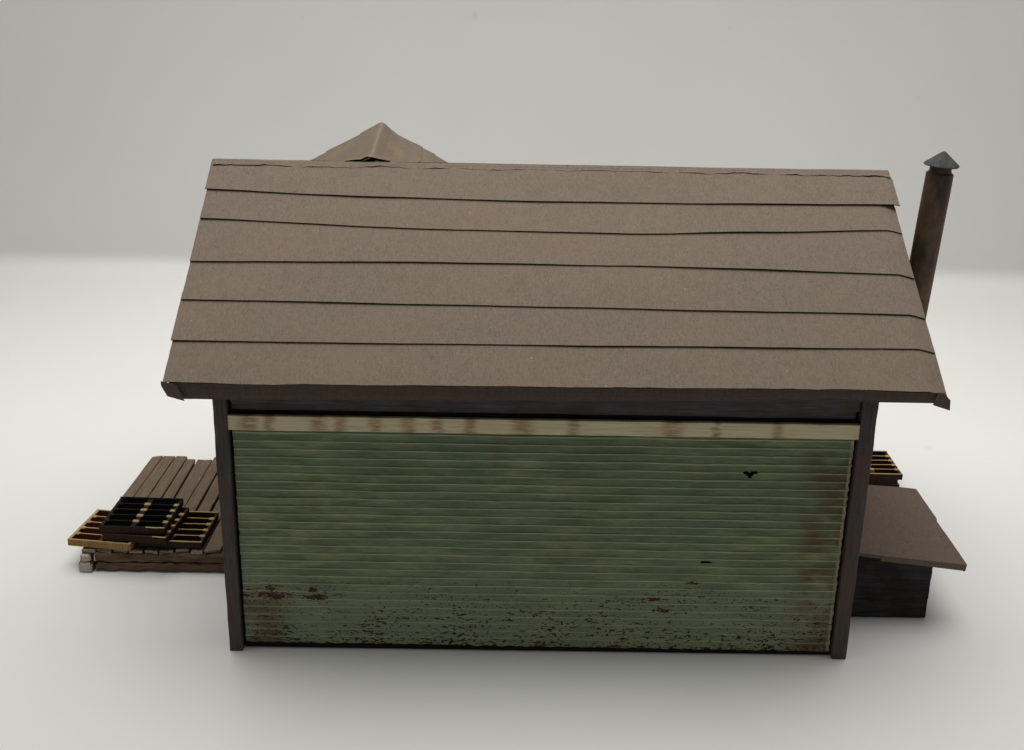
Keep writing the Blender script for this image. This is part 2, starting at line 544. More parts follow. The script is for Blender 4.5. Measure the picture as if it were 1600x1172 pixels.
# --- ribbed green sheet with a torn hole and a slit ---
PITCH_MM, ZB, ZT, XL, XR = 2.06, 2.0, 58.6, -71.15, 71.0
DX, DZ = 0.3, 0.15
nx = int((XR-XL)/DX)
nzv = int((ZT-ZB)/DZ)


def rib(u):
    c = 0.5+0.5*math.cos(2*math.pi*u)
    return 0.85*c**7.5 + 0.15*c**1.5


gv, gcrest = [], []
for j in range(nzv+1):
    z = ZB + (ZT-ZB)*j/nzv
    for i in range(nx+1):
        x = XL + (XR-XL)*i/nx
        if i == nx:
            x = XR + 0.18*rib((z-ZB)/PITCH_MM) - 0.12 + 0.2*noise.noise(Vector((z*0.9, 4.4, 1.0)))
        if i == 0:
            x = XL + 0.15*noise.noise(Vector((z*0.9, 14.4, 1.0)))
        wob = 0.16*noise.noise(Vector((x*0.07, z*0.12, 2.0))) + 0.07*noise.noise(Vector((x*0.35, z*0.4, 9.0)))
        h = rib((z-ZB+wob)/PITCH_MM + 0.15)
        am = 0.33*(0.8+0.45*noise.noise(Vector((x*0.05, z*0.09, 5.0))))
        # the foot is crumbled: lose ridge height in places
        if z < 20:
            am *= 1.0 - 0.35*(1-z/20)*(0.5+0.9*noise.noise(Vector((x*0.4, z*0.5, 15.0))))
        dent = 0.22*noise.noise(Vector((x*0.045, z*0.06, 31.0)))
        zz = z
        if j == 0:
            zz = z + 0.3*noise.noise(Vector((x*0.5, 0, 77.0))) - 0.004*(x+71)
        gv.append((x, -0.05 - am*h - dent*0.5, zz - 0.0))
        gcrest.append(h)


def in_hole(x, z):
    jx = 0.25*noise.noise(Vector((x*2.3, z*2.6, 3.0)))
    for cx, cz, rx, rz in ((46.9, 49.0, 0.85, 0.40), (48.8, 49.15, 0.80, 0.36), (47.8, 48.55, 0.75, 0.55), (47.75, 47.95, 0.38, 0.35)):
        if ((x-cx)/rx)**2 + ((z-cz)/rz)**2 < 1+jx*3.0:
            return True
    if abs(x-39.6) < 1.7 and abs(z-25.55) < 0.32*(1-((x-39.2)/1.9)**2):
        return True
    return False


gf = []
for j in range(nzv):
    for i in range(nx):
        a = j*(nx+1)+i
        v = gv[a]
        if in_hole(v[0]+DX/2, v[2]+DZ/2):
            continue
        gf.append((a, a+1, a+nx+2, a+nx+1))
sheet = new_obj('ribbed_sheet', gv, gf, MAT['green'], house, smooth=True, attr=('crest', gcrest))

# --- cream trim board ---
box_obj('trim_board', (-72.0, -0.95, 58.15), (71.6, 0.15, 61.75), MAT['trim'], house, seg=3, bev=0.12, jit=0.10, jsc=0.16, seed=3.0)

# --- roof: a base slab on each slope, then overlapping card strips ---
def slope_pt(x, s, n, side=1):
    p = Vector((x, EY, EZ)) + SDIR*s + NDIR*n
    if side < 0:
        p.y = 2*RY - p.y
    return p


bm = bmesh.new()
top = [(EY+1.2, EZ-1.2), (RY, RZ-1.5), (2*RY-EY-1.2, EZ-1.2)]
bot = [(EY+1.2, EZ-2.2), (RY, RZ-2.7), (2*RY-EY-1.2, EZ-2.2)]
ring = top + bot[::-1]
va = [bm.verts.new((-82.6, y, z)) for y, z in ring]
vb = [bm.verts.new((86.0, y, z)) for y, z in ring]
bm.faces.new(va[0:2]+va[4:6])
bm.faces.new(va[1:5])
bm.faces.new(vb[0:2]+vb[4:6])
bm.faces.new(vb[1:5])
for i in range(6):
    bm.faces.new((va[i], va[(i+1) % 6], vb[(i+1) % 6], vb[i]))
roof = bm_obj('roof', bm, MAT['shaded_fold'], house)

# lower edge of each strip as (x, s) points on the slope, from eave to top strip; then its left and right ends
LINES = [
    dict(e=[(-83.5, 0.1), (-49, 0.1), (0, 0.5), (48, 1.0), (87.6, 1.0)], xl=-83.5, xr=87.7),
    dict(e=[(-83.8, 11.8), (0, 12.2), (60, 12.6), (87.3, 12.9)], xl=-83.8, xr=87.4),
    dict(e=[(-83.6, 24.0), (0, 23.6), (50, 23.2), (87.2, 23.0)], xl=-83.55, xr=87.3),
    dict(e=[(-83.6, 36.0), (-30, 36.9), (20, 36.9), (60, 36.1), (87, 35.4)], xl=-83.6, xr=87.0),
    dict(e=[(-83.5, 50.2), (-30, 47.9), (20, 47.4), (50, 48.6), (87, 50.2)], xl=-83.5, xr=86.9),
    dict(e=[(-83.7, 60.2), (-40, 58.6), (0, 57.9), (40, 58.2), (87.7, 58.8)], xl=-83.9, xr=87.7),
]


def interp(pts, x):
    """smooth cosine interpolation through the points"""
    if x <= pts[0][0]:
        return pts[0][1]
    for (xa, ya), (xb, yb) in zip(pts, pts[1:]):
        if x <= xb:
            t = (x-xa)/(xb-xa)
            t = t*t*(3-2*t)*0.5 + t*0.5
            return ya + (yb-ya)*t
    return pts[-1][1]


def eave_wave(x):
    return 0.42*noise.noise(Vector((x*0.055, 8.0, 1))) + 0.22*noise.noise(Vector((x*0.16, 18.0, 1))) + 0.08*noise.noise(Vector((x*0.5, 28.0, 1)))


def strip(k, side):
    ln = LINES[k]
    last = k == len(LINES)-1
    T = 0.22
    NXS, NS = 120, 8
    verts, faces, slots = [], [], []
    seed = k*3.7 + (0 if side > 0 else 50)
    for lay in (0, 1):
        for j in range(NS+1):
            for i in range(NXS+1):
                u = i/NXS
                x = ln['xl'] + (ln['xr']-ln['xl'])*u
                xe = x + 0.0
                s0 = interp(ln['e'], x) + 0.16*noise.noise(Vector((x*0.05, seed, 1))) + 0.05*noise.noise(Vector((x*0.3, seed, 4)))
                if k == 0:
                    s0 += eave_wave(x)
                s1 = (SL - 0.1) if last else interp(LINES[k+1]['e'], x) + 2.6
                t = j/NS
                s = s0 + (s1-s0)*t
                n = 0.52 - 0.47*t
                if k == 0:
                    n = 0.42 - 0.36*t
                if last:
                    n = 0.54 - 0.34*t
                n += 0.10*noise.noise(Vector((x*0.04, s*0.10, seed))) * (1-t*0.6)
                n += 0.26*max(0.0, noise.noise(Vector((x*0.03, seed*1.9, 12.0))))*(1-t)**3
                # the right-hand rake edge is folded down a little
                if x > 83.2 and k in (0, 1, 2, 3, 4):
                    am = 1.45
                    n -= am*((x-83.2)/4.2)**1.15
                if last and x > 86.0:
                    n -= 0.3*(x-86.0)
                # ragged paper ends
                if i in (0, NXS):
                    xe += 0.09*noise.noise(Vector((s*0.5, seed, i)))
                if last and i == NXS:
                    xe += -0.9*max(0, (t-0.72)/0.28)**2
                n += 0 if lay == 0 else -T
                p = slope_pt(xe, s, n, side)
                verts.append(p)
    L = (NXS+1)*(NS+1)

    def id_(lay, j, i):
        return lay*L + j*(NXS+1) + i
    for j in range(NS):
        for i in range(NXS):
            faces.append((id_(0, j, i), id_(0, j, i+1), id_(0, j+1, i+1), id_(0, j+1, i)))
            slots.append(0)
            faces.append((id_(1, j, i), id_(1, j+1, i), id_(1, j+1, i+1), id_(1, j, i+1)))
            slots.append(1)
    for i in range(NXS):
        faces.append((id_(0, 0, i), id_(1, 0, i), id_(1, 0, i+1), id_(0, 0, i+1)))
        slots.append(1 if k else 0)          # the lowest strip is folded over, not cut
        faces.append((id_(0, NS, i), id_(0, NS, i+1), id_(1, NS, i+1), id_(1, NS, i)))
        slots.append(1)
    for j in range(NS):
        faces.append((id_(0, j, 0), id_(0, j+1, 0), id_(1, j+1, 0), id_(1, j, 0)))
        slots.append(0)
        faces.append((id_(0, j, NXS), id_(1, j, NXS), id_(1, j+1, NXS), id_(0, j+1, NXS)))
        slots.append(0)
    o = new_obj('roof_strip', verts, faces, [MAT['roof'], MAT['cut_edge_shade']], roof, smooth=False, slots=slots)
    return o


for side in (1, -1):
    for k in range(len(LINES)):
        strip(k, side)

# --- ridge cap: a folded strip of card whose front edge has cracked and torn ---
verts, faces, slots = [], [], []
NXS = 220
sect = []
for lay in (0, 1):
    for j in range(9):
        for i in range(NXS+1):
            x = -83.3 + (87.0+83.3)*i/NXS
            crack = 0.9*noise.noise(Vector((x*0.11, 3.1, 0))) + 0.55*noise.noise(Vector((x*0.45, 1.1, 0))) + 0.22*noise.noise(Vector((x*1.7, 6.1, 0)))
            reach = 2.7 + crack*0.75 - 0.35*math.sin((x+83)/170*math.pi)
            if x > 84.5:
                reach += (x-84.5)*0.1
            t = (j-4)/4.0                       # -1 .. 1 across the ridge
            d = t*(reach if t < 0 else 5.0)
            # rounded crest
            zz = RZ + 0.62 - (abs(d)*0.612 if abs(d) > 1.2 else 0.612*(0.6+0.5*(d/1.2)**2*0.6667*1.2))
            yy = RY + d*0.853
            zz += -0.25*math.sin((x+83)/170*math.pi) + 0.10*noise.noise(Vector((x*0.06, 2.0, 5.0)))
            lift = 0.34*max(0, -t)**2*(0.6+noise.noise(Vector((x*0.2, 9.0, 5.0))))
            verts.append((x + (0.5*noise.noise(Vector((j*0.9, i, 2.0))) if i in (0, NXS) else 0), yy, zz + lift - (0.26 if lay else 0)))
L = 9*(NXS+1)
for j in range(8):
    for i in range(NXS):
        a = j*(NXS+1)+i
        faces.append((a, a+1, a+NXS+2, a+NXS+1)); slots.append(0)
        faces.append((L+a, L+a+NXS+1, L+a+NXS+2, L+a+1)); slots.append(1)
for i in range(NXS):
    faces.append((i, L+i, L+i+1, i+1)); slots.append(2 if noise.noise(Vector((i*0.08, 1, 1))) > 0.15 else 1)
    b = 8*(NXS+1)+i
    faces.append((b, b+1, L+b+1, L+b)); slots.append(1)
for j in range(8):
    for i0 in (0, NXS):
        a = j*(NXS+1)+i0
        faces.append((a, a+NXS+1, L+a+NXS+1, L+a)); slots.append(0)
k = NT('rusty_crack_edge')
MAT['rust_edge'] = k.done(k.mix(k.noise((0.3, 1, 1), 3, 0.5), (0.03, 0.018, 0.010), (0.22, 0.095, 0.035)), 0.9, None, 0, 0, 0.1)
new_obj('ridge_cap', verts, faces, [MAT['roof'], MAT['cut_edge_shade'], MAT['rust_edge']], roof, smooth=False, slots=slots)

# --- eave fold (the card turned down along the eave) ---
verts, faces, slots = [], [], []
NF = 130
for lay in (0, 1):
    for j in range(4):
        t = j/3
        for i in range(NF+1):
            u = i/NF
            xt = -83.55 + (86.9+83.55)*u
            xb = -79.3 + (84.3+79.3)*u
            x = xt + (xb-xt)*t
            s0 = interp(LINES[0]['e'], xt)
            ptop = slope_pt(xt, s0-0.05+0.16*noise.noise(Vector((xt*0.05, 0.0, 1)))+0.05*noise.noise(Vector((xt*0.3, 0.0, 4)))+eave_wave(xt), 0.26)
            wav = 0.34*noise.noise(Vector((xt*0.085, 21.0, 1))) + 0.12*noise.noise(Vector((xt*0.3, 21.0, 4)))
            zb = 68.5 + 1.75*u + 0.12*noise.noise(Vector((xt*0.06, 41.0, 1)))
            y = ptop.y - 0.15 + 0.95*t - 0.25*math.sin(t*math.pi)
            z = (ptop.z - 0.10)*(1-t) + zb*t
            verts.append((x, y + (0.3 if lay else 0), z))
L = 4*(NF+1)
for j in range(3):
    for i in range(NF):
        a = j*(NF+1)+i
        faces.append((a, a+1, a+NF+2, a+NF+1))
        faces.append((L+a, L+a+NF+1, L+a+NF+2, L+a+1))
for i in range(NF):
    faces.append((i, L+i, L+i+1, i+1))
    b = 3*(NF+1)+i
    faces.append((b, b+1, L+b+1, L+b))
for j in range(3):
    for i0 in (0, NF):
        a = j*(NF+1)+i0
        faces.append((a, a+NF+1, L+a+NF+1, L+a))
new_obj('eave_fold', verts, faces, MAT['shaded_fold'], roof)


def flap(pts, th, mat, name):
    """a small folded corner of card with its own thickness"""
    bm = bmesh.new()
    a = [bm.verts.new(p) for p in pts]
    b = [bm.verts.new(Vector(p)+Vector((0, th, -th*0.3))) for p in pts]
    bm.faces.new(a)
    bm.faces.new(b)
    for i in range(len(pts)):
        q = (i+1) % len(pts)
        bm.faces.new((a[i], a[q], b[q], b[i]))
    return bm_obj(name, bm, mat, roof)


flap([(-83.85, -9.4, 73.0), (-83.75, -9.5, 71.9), (-82.6, -9.5, 69.55), (-79.0, -9.5, 68.5), (-80.4, -9.6, 72.2)], 0.3, MAT['corner_fold'], 'corner_fold')
flap([(85.3, -9.4, 72.9), (86.3, -9.5, 73.1), (87.9, -9.5, 71.5), (88.1, -9.5, 69.1), (84.2, -9.6, 70.35)], 0.3, MAT['corner_fold'], 'corner_fold')
# rake folds on the two ends
for side in (1, -1):
    for (x0, dxx) in ((-83.3, 0.0), (86.9, 0.0)):
        bm = bmesh.new()
        a, b = [], []
        for i in range(13):
            s = 2.0 + (SL-3.0)*i/12
            for lst, dx in ((a, 0), (b, 0.3)):
                p = slope_pt(x0+dx*(1 if x0 < 0 else -1), s, -0.25 if x0 < 0 else -1.6, side)
                q = p + Vector((0.8 if x0 < 0 else -0.8, 0, -1.8))
                lst.append((bm.verts.new(p), bm.verts.new(q)))
        for i in range(12):
            bm.faces.new((a[i][0], a[i+1][0], a[i+1][1], a[i][1]))
            bm.faces.new((b[i][0], b[i][1], b[i+1][1], b[i+1][0]))
            bm.faces.new((a[i][1], a[i+1][1], b[i+1][1], b[i][1]))
            bm.faces.new((a[i][0], b[i][0], b[i+1][0], a[i+1][0]))
        bm_obj('rake_fold', bm, MAT['shaded_fold'], roof)

# --- cross gable roof on the far side ---
PROF = [(-82, 90.9), (-67.9, 98.9), (-63.5, 101.2), (-53.2, 106.4), (-49.0, 108.7), (-47.6, 109.5), (-46.5, 109.7), (-45.7, 109.2), (-44.0, 107.6), (-42.0, 106.1), (-38.6, 104.4), (-34.8, 102.7), (-31.0, 100.9), (-26.2, 98.2), (-5, 87.0)]


def gable_sheet(name, i0, i1, lift, y0, y1, mat, cut=None, parent=None, near=None):
    verts, faces = [], []
    NY = 16
    pr = PROF[i0:i1]
    for lay in (0, 1):
        for (x, z) in pr:
            for j in range(NY+1):
                t = j/NY
                ya = y0 if cut is None else cut(x)
                y = ya + (y1-ya)*t
                tt = (y-52)/58.0
                xx = x + 2.3*(1-tt)
                # near the main ridge the sheet flattens onto the roof
                dz = 0.10*noise.noise(Vector((x*0.15, y*0.1, 3))) if 0.05 < t < 0.95 else 0
                ridge = math.exp(-((x+46.5)/4.0)**2)
                dz -= 0.35*ridge*(1-tt)
                if near:
                    dz += near(x, t)
                verts.append((xx, y, z + lift + dz - (0.28 if lay else 0)))
    n = len(pr)
    L = n*(NY+1)
    for a in range(n-1):
        for j in range(NY):
            b = a*(NY+1)+j
            faces.append((b, b+1, b+NY+2, b+NY+1))
            faces.append((L+b, L+b+NY+1, L+b+NY+2, L+b+1))
    for a in range(n-1):
        for j in (0, NY):
            b = a*(NY+1)+j
            faces.append((b, b+NY+1, L+b+NY+1, L+b))
    for a in (0, n-1):
        for j in range(NY):
            b = a*(NY+1)+j
            faces.append((b, b+1, L+b+1, L+b))
    return new_obj(name, verts, faces, mat, parent or house, smooth=False)


k = NT('gable_card')
blot = k.noise((0.5, 0.35, 0.5), 5, 0.65)
sc_ = k.noise((0.12, 0.05, 0.12), 4, 0.6, (3, 9, 1))
fn = k.noise((5, 5, 5), 2, 0.6)
cc = k.mix(k.ramp(blot, [(0.34, 0.0), (0.66, 1.0)]), (0.140, 0.112, 0.087), (0.172, 0.136, 0.102))
cc = k.mix(k.math('MULTIPLY', k.ramp(sc_, [(0.48, 0.0), (0.66, 1.0)]), 0.5), cc, (0.225, 0.150, 0.080))
cc = k.mix(k.math('MULTIPLY', k.ramp(fn, [(0.6, 0.0), (0.75, 1.0)]), 0.3), cc, (0.28, 0.24, 0.19))
# the scuffed line down the folded ridge
xx_ = k.axis(0)
yy_ = k.axis(1)
lx = k.math('ADD', xx_, k.math('ADD', 44.2, k.math('MULTIPLY', k.math('SUBTRACT', yy_, 52.0), 0.0397)))
ln_ = k.math('MULTIPLY', k.math('SUBTRACT', 1.0, k.smooth(k.math('ABSOLUTE', lx), 0.1, 0.55)), k.ramp(fn, [(0.4, 0.05), (0.65, 0.5)]))
cc = k.mix(ln_, cc, (0.36, 0.31, 0.25))
MAT['gable'] = k.done(cc, 0.92, blot, 0.25, 0.1, 0.15)

gable = gable_sheet('gable_roof', 0, len(PROF), 0.0, 53.0, 110.0, MAT['gable'])
# upper layers of card: their lower edges show as steps on the two slopes
gable_sheet('roof_strip', 3, 12, 0.55, 55.0, 110.6, MAT['gable'], cut=lambda x: 55.0 if x < -37 else 58.0 + (x+37)*14, parent=gable)
gable_sheet('roof_strip', 2, 13, 0.27, 56.0, 110.3, MAT['gable'], parent=gable)
# torn lip where the gable meets the main ridge
bm = bmesh.new()
lip = [(-50.4, 109.75, 0.15), (-48.2, 110.1, 0.35), (-46.4, 110.25, 0.5), (-44.9, 110.95, 0.55), (-43.6, 110.85, 0.75), (-41.6, 110.4, 0.6), (-39.0, 109.95, 0.15)]
rows = []
for (x, z, h) in lip:
    jz = 0.12*noise.noise(Vector((x*1.3, 4, 4)))
    rows.append([bm.verts.new((x, 51.7, z+0.12+jz)), bm.verts.new((x*0.9-4.3, 56.5, z-0.2)),
                 bm.verts.new((x*0.9-4.3, 56.5, z-0.55)), bm.verts.new((x, 52.0, z-h+jz))])
for a, b in zip(rows, rows[1:]):
    for i in range(4):
        f = bm.faces.new((a[i], a[(i+1) % 4], b[(i+1) % 4], b[i]))
        if i == 3:
            f.material_index = 1  # front face painted near-black as the shaded gap below the lip
bm.faces.new(rows[0])
bm.faces.new(rows[-1])
bm_obj('torn_lip', bm, [MAT['gable'], MAT['cut_edge_shade']], gable)
bm = bmesh.new()
lip = [(-48.6, 109.75), (-46.9, 109.35), (-45.4, 110.35), (-44.3, 110.7)]
rows = []
for (x, z) in lip:
    rows.append([bm.verts.new((x, 51.6, z)), bm.verts.new((x+0.6, 53.0, z+0.25)), bm.verts.new((x+0.6, 53.0, z)), bm.verts.new((x, 51.6, z-0.25))])
for a, b in zip(rows, rows[1:]):
    for i in range(4):
        bm.faces.new((a[i], a[(i+1) % 4], b[(i+1) % 4], b[i]))
bm.faces.new(rows[0])
bm.faces.new(rows[-1])
bm_obj('torn_flap', bm, MAT['gable'], gable)
# gable wall below it
bm = bmesh.new()
ol = [(-84+12, 76), (-22, 76), (-22, 93.5), (-46.5, 107.5), (-72, 94.5)]
va = [bm.verts.new((x, 102.2, z)) for x, z in ol]
vb = [bm.verts.new((x, 103.9, z)) for x, z in ol]
bm.faces.new(va)
bm.faces.new(vb)
for i in range(5):
    bm.faces.new((va[i], va[(i+1) % 5], vb[(i+1) % 5], vb[i]))
bm_obj('gable_wall', bm, MAT['black_board'], house)

# --- stove pipe with its conical cap, elbowed into the side wall ---
AX0, AX1 = Vector((97.55, 52.0, 56.0)), Vector((100.25, 52.0, 109.1))
axd = (AX1-AX0).normalized()
ux = axd.cross(Vector((0, 1, 0))).normalized()
uy = axd.cross(ux).normalized()


def tube(bm, path, radii, nseg=40, seed=0.0, am=0.03, cap=True):
    rings = []
    for idx, (p, r) in enumerate(zip(path, radii)):
        p = Vector(p)
        q0 = Vector(path[max(idx-1, 0)])
        q1 = Vector(path[min(idx+1, len(path)-1)])
        d = (q1-q0)
        d = d.normalized() if d.length > 1e-6 else Vector((0, 0, 1))
        a = d.cross(Vector((0, 1, 0))).normalized()
        b = d.cross(a).normalized()
        rg = []
        for i in range(nseg):
            t = 2*math.pi*i/nseg
            rr = r*(1+am*noise.noise(Vector((math.cos(t)*1.5+seed, math.sin(t)*1.5, p.z*0.12))))
            rg.append(bm.verts.new(p + a*rr*math.cos(t) + b*rr*math.sin(t)))
        rings.append(rg)
    for ra, rb in zip(rings, rings[1:]):
        for i in range(nseg):
            bm.faces.new((ra[i], ra[(i+1) % nseg], rb[(i+1) % nseg], rb[i]))
    if cap:
        bm.faces.new(rings[0])
        bm.faces.new(rings[-1])


bm = bmesh.new()
path = [(73.0, 52, 50.5), (85, 52, 50.8), (92, 52, 51.2), (95.2, 52, 52.2), (96.9, 52, 54.0)]
rad = [3.3, 3.3, 3.35, 3.4, 3.4]
for i in range(12):
    path.append(tuple(AX0 + (AX1-AX0)*(i/11)))
    rad.append(3.42)
# shoulder groove and neck
for dn, r in ((0.15, 3.38), (0.5, 2.85), (1.0, 2.72), (2.6, 2.75)):
    path.append(tuple(AX1 + axd*dn))
    rad.append(r)
tube(bm, path, rad, am=0.02)
pipe = bm_obj('stove_pipe', bm, MAT['pipe'], house, smooth=True)
pm = pipe.modifiers.new('e', 'EDGE_SPLIT')
pm.split_angle = math.radians(40)
bm = bmesh.new()
path, rad = [], []
for dn, r in ((2.45, 2.7), (2.25, 3.5), (2.1, 4.3), (2.35, 4.5), (2.7, 4.15), (3.5, 3.1), (4.45, 1.95), (5.2, 1.0), (5.6, 0.5), (5.75, 0.12)):
    path.append(tuple(AX1 + axd*dn + Vector((0.1, 0, 0))))
    rad.append(r)
rings = []
for p, r in zip(path, rad):
    rg = []
    for i in range(40):
        t = 2*math.pi*i/40
        rr = r*(1+0.07*noise.noise(Vector((math.cos(t)*1.6+9, math.sin(t)*1.6, 2.0))))
        rg.append(bm.verts.new(Vector(p) + ux*rr*math.cos(t) + uy*rr*math.sin(t)))
    rings.append(rg)
for ra, rb in zip(rings, rings[1:]):
    for i in range(40):
        bm.faces.new((ra[i], ra[(i+1) % 40], rb[(i+1) % 40], rb[i]))
bm.faces.new(rings[0])
bm.faces.new(rings[-1])
cap_o = bm_obj('pipe_cap', bm, MAT['cap'], pipe, smooth=True)
pm = cap_o.modifiers.new('e', 'EDGE_SPLIT')
pm.split_angle = math.radians(50)

# --- lean-to box against the right wall ---
bm = bmesh.new()
X0, X1, YA, YB = 74.6, 100.6, 18.3, 57.0


def lz(x):
    return 20.55 - (x-79.6)*(20.55-17.6)/(107.7-79.6)


nb = 7
for wi, (fa, fb) in enumerate((((X0, YA), (X1, YA)), ((X0, YB-2), (X1, YB-2)))):
    for i in range(nb):
        z0 = 0.1 + i*2.75
        z1 = z0 + 2.73
        lo = (fa[0], fa[1], z0)
        hi = (fb[0] - (0.06*(i % 2)), fa[1]+2, z1)

        def sk(co, z1=z1):
            m = lz(co.x) - 1.9
            if co.z > m:
                co.z = m
            return co
        rough_box(bm, lo, hi, seg=2.4, bev=0.05, jit=0.09, jsc=0.4, seed=wi*9+i*2.3, skew=sk)
for i in range(nb-1):
    z0 = 0.1 + i*2.75
    rough_box(bm, (X1-2.2, YA+2.02, z0), (X1-0.1, YB-2.02, min(z0+2.68, 15.6)), seg=6, bev=0.14, jit=0.06, seed=40+i)
lean = bm_obj('lean_to_wall', bm, MAT['black_board'], house)

bm = bmesh.new()
XA, XB, YF, YK = 75.2, 107.9, 15.3, 59.0
TH = 0.5
n1, n2 = 26, 24
grid = {}
for lay in (0, 1):
    for i in range(n1+1):
        for j in range(n2+1):
            x = XA + (XB-XA)*i/n1
            y = YF + (YK-YF)*j/n2
            if i == n1:
                x += 0.55*(1 if y > 40.5 else 0) + 0.06*noise.noise(Vector((y*0.3, 2, 2)))
            if j == n2:
                y += 0.5*noise.noise(Vector((x*0.1, 5, 2))) - 1.8*(1-(x-XA)/(XB-XA))
            z = lz(x) + 0.12*noise.noise(Vector((x*0.06, y*0.06, 8)))
            z += 0.35*((y-YF)/(YK-YF)) * (1-(x-XA)/(XB-XA))
            if j == 0:
                z -= 0.12
            grid[lay, i, j] = bm.verts.new((x, y, z - TH*lay))
for lay in (0, 1):
    for i in range(n1):
        for j in range(n2):
            bm.faces.new((grid[lay, i, j], grid[lay, i+1, j], grid[lay, i+1, j+1], grid[lay, i, j+1]))
for i in range(n1):
    for j in (0, n2):
        bm.faces.new((grid[0, i, j], grid[0, i+1, j], grid[1, i+1, j], grid[1, i, j]))
for j in range(n2):
    for i in (0, n1):
        bm.faces.new((grid[0, i, j], grid[0, i, j+1], grid[1, i, j+1], grid[1, i, j]))
lroof = bm_obj('lean_to_roof', bm, MAT['lean_roof'], house)


def lip_strip(name, pts_top, drop0, drop1, inward, mat):
    """the card edge turned down along one side of the lean-to roof"""
    bm = bmesh.new()
    rows = []
    n = len(pts_top)
    for i, p in enumerate(pts_top):
        p = Vector(p)
        d = drop0 + (drop1-drop0)*i/(n-1)
        q = p + Vector((0, 0, -d)) + inward*0.4
        r = [p, q, q+inward*0.32, p+inward*0.32]
        rows.append([bm.verts.new(v) for v in r])
    for a, b in zip(rows, rows[1:]):
        for i in range(4):
            bm.faces.new((a[i], a[(i+1) % 4], b[(i+1) % 4], b[i]))
    bm.faces.new(rows[0])
    bm.faces.new(rows[-1])
    return bm_obj(name, bm, mat, lroof)


def ltop(x, y, up_=-0.1):
    return (x, y, lz(x) + 0.12*noise.noise(Vector((x*0.06, y*0.06, 8))) + up_)


MAT['lean_lip'] = card_mat('lean_to_card_fold', (0.145, 0.112, 0.088), (0.115, 0.088, 0.07), False)
lip_strip('front_fold', [ltop(x, YF-0.12) for x in [86.0+i*(107.85-86.0)/14 for i in range(15)]], 1.75, 1.95, Vector((0, 1, 0)), MAT['lean_lip'])
lip_strip('front_fold', [ltop(x, YF-0.02) for x in [75.4+i*(85.9-75.4)/8 for i in range(9)]], 1.0, 1.2, Vector((0, 1, 0)), MAT['lean_roof'])
lip_strip('side_fold', [ltop(107.98, y, -0.12) for y in [15.4+i*25/10 for i in range(11)]], 1.9, 1.7, Vector((-1, 0, 0)), MAT['shaded_fold'])
lip_strip('side_fold', [ltop(108.45, y, -0.12) for y in [40.6+i*18/8 for i in range(9)]], 1.7, 1.6, Vector((-1, 0, 0)), MAT['shaded_fold'])

# ------------------------------------------------------------------ the plank deck
deck = empty('timber_deck', (-100, 66, 0), 'low loading deck of brown planks on rough log beams beside the green walled shed', 'timber deck')
#          left0  left1 (x at front, x at back), gap to next, front y, back y
edges_f = [-122.8, -119.0, -114.3, -109.9, -105.6, -101.9, -97.4, -93.2, -89.6, -84.8, -80.2, -75.6]
edges_b = [-119.9, -116.7, -112.6, -108.6, -105.2, -100.5, -96.5, -92.2, -88.2, -84.4, -80.0, -75.6]
gaps = [0.18, 0.38, 0.48, 0.65, 0.12, 0.75, 0.75, 0.45, 0.45, 0.4, 0.4]
backs = [98.6, 99.3, 98.8, 96.7, 96.2, 98.8, 97.4, 97.8, 98.5, 98.2, 98.0]
for i in range(len(edges_f)-1):
    fa, fb_, ga, gb = edges_f[i], edges_f[i+1]-gaps[i], edges_b[i], edges_b[i+1]-gaps[i]
    y0 = 37.2 + 0.6*random.uniform(-1, 1)
    y1 = backs[i]
    zo = 0.16*random.uniform(-1, 1)
    wd = max(fb_-fa, gb-ga)

    def sk(co, fa=fa, fb_=fb_, ga=ga, gb=gb, wd=wd):
        t = (co.y-35)/(98.5-35)
        l = fa + (ga-fa)*t
        r = fb_ + (gb-fb_)*t
        co.x = l + (r-l)*(co.x/wd)
        co.x += 0.12*noise.noise(Vector((co.y*0.08, l, 2)))
        co.z += 0.14*noise.noise(Vector((co.y*0.05, l*1.3, 5)))
        return co
    bm = bmesh.new()
    rough_box(bm, (0, y0, 5.3+zo), (wd, y1, 6.35+zo), seg=2.2, bev=0.16, jit=0.10, jsc=0.5, seed=i*4.1, skew=sk, endjit=1.3, axis=1)
    for f in bm.faces:
        c = f.calc_center_median()
        f.normal_update()
        if abs(f.normal.y) > 0.6:
            f.material_index = 1
    bm_obj('plank', bm, [MAT['plank'], MAT['plank_end']], deck)


def log(name, lo, hi, axis, seed, mats, end_mat=None, jit=0.35, drift=0.0):
    bm = bmesh.new()

    def sk(co):
        co.x += drift*(co.y-35.0)/63.0
        return co
    rough_box(bm, lo, hi, seg=1.6, bev=0.45, jit=jit, jsc=0.45, seed=seed, endjit=0.6, axis=axis, skew=sk)
    if end_mat is not None:
        for f in bm.faces:
            f.normal_update()
            if abs(f.normal[axis]) > 0.6:
                f.material_index = 1
    return bm_obj(name, bm, mats, deck)


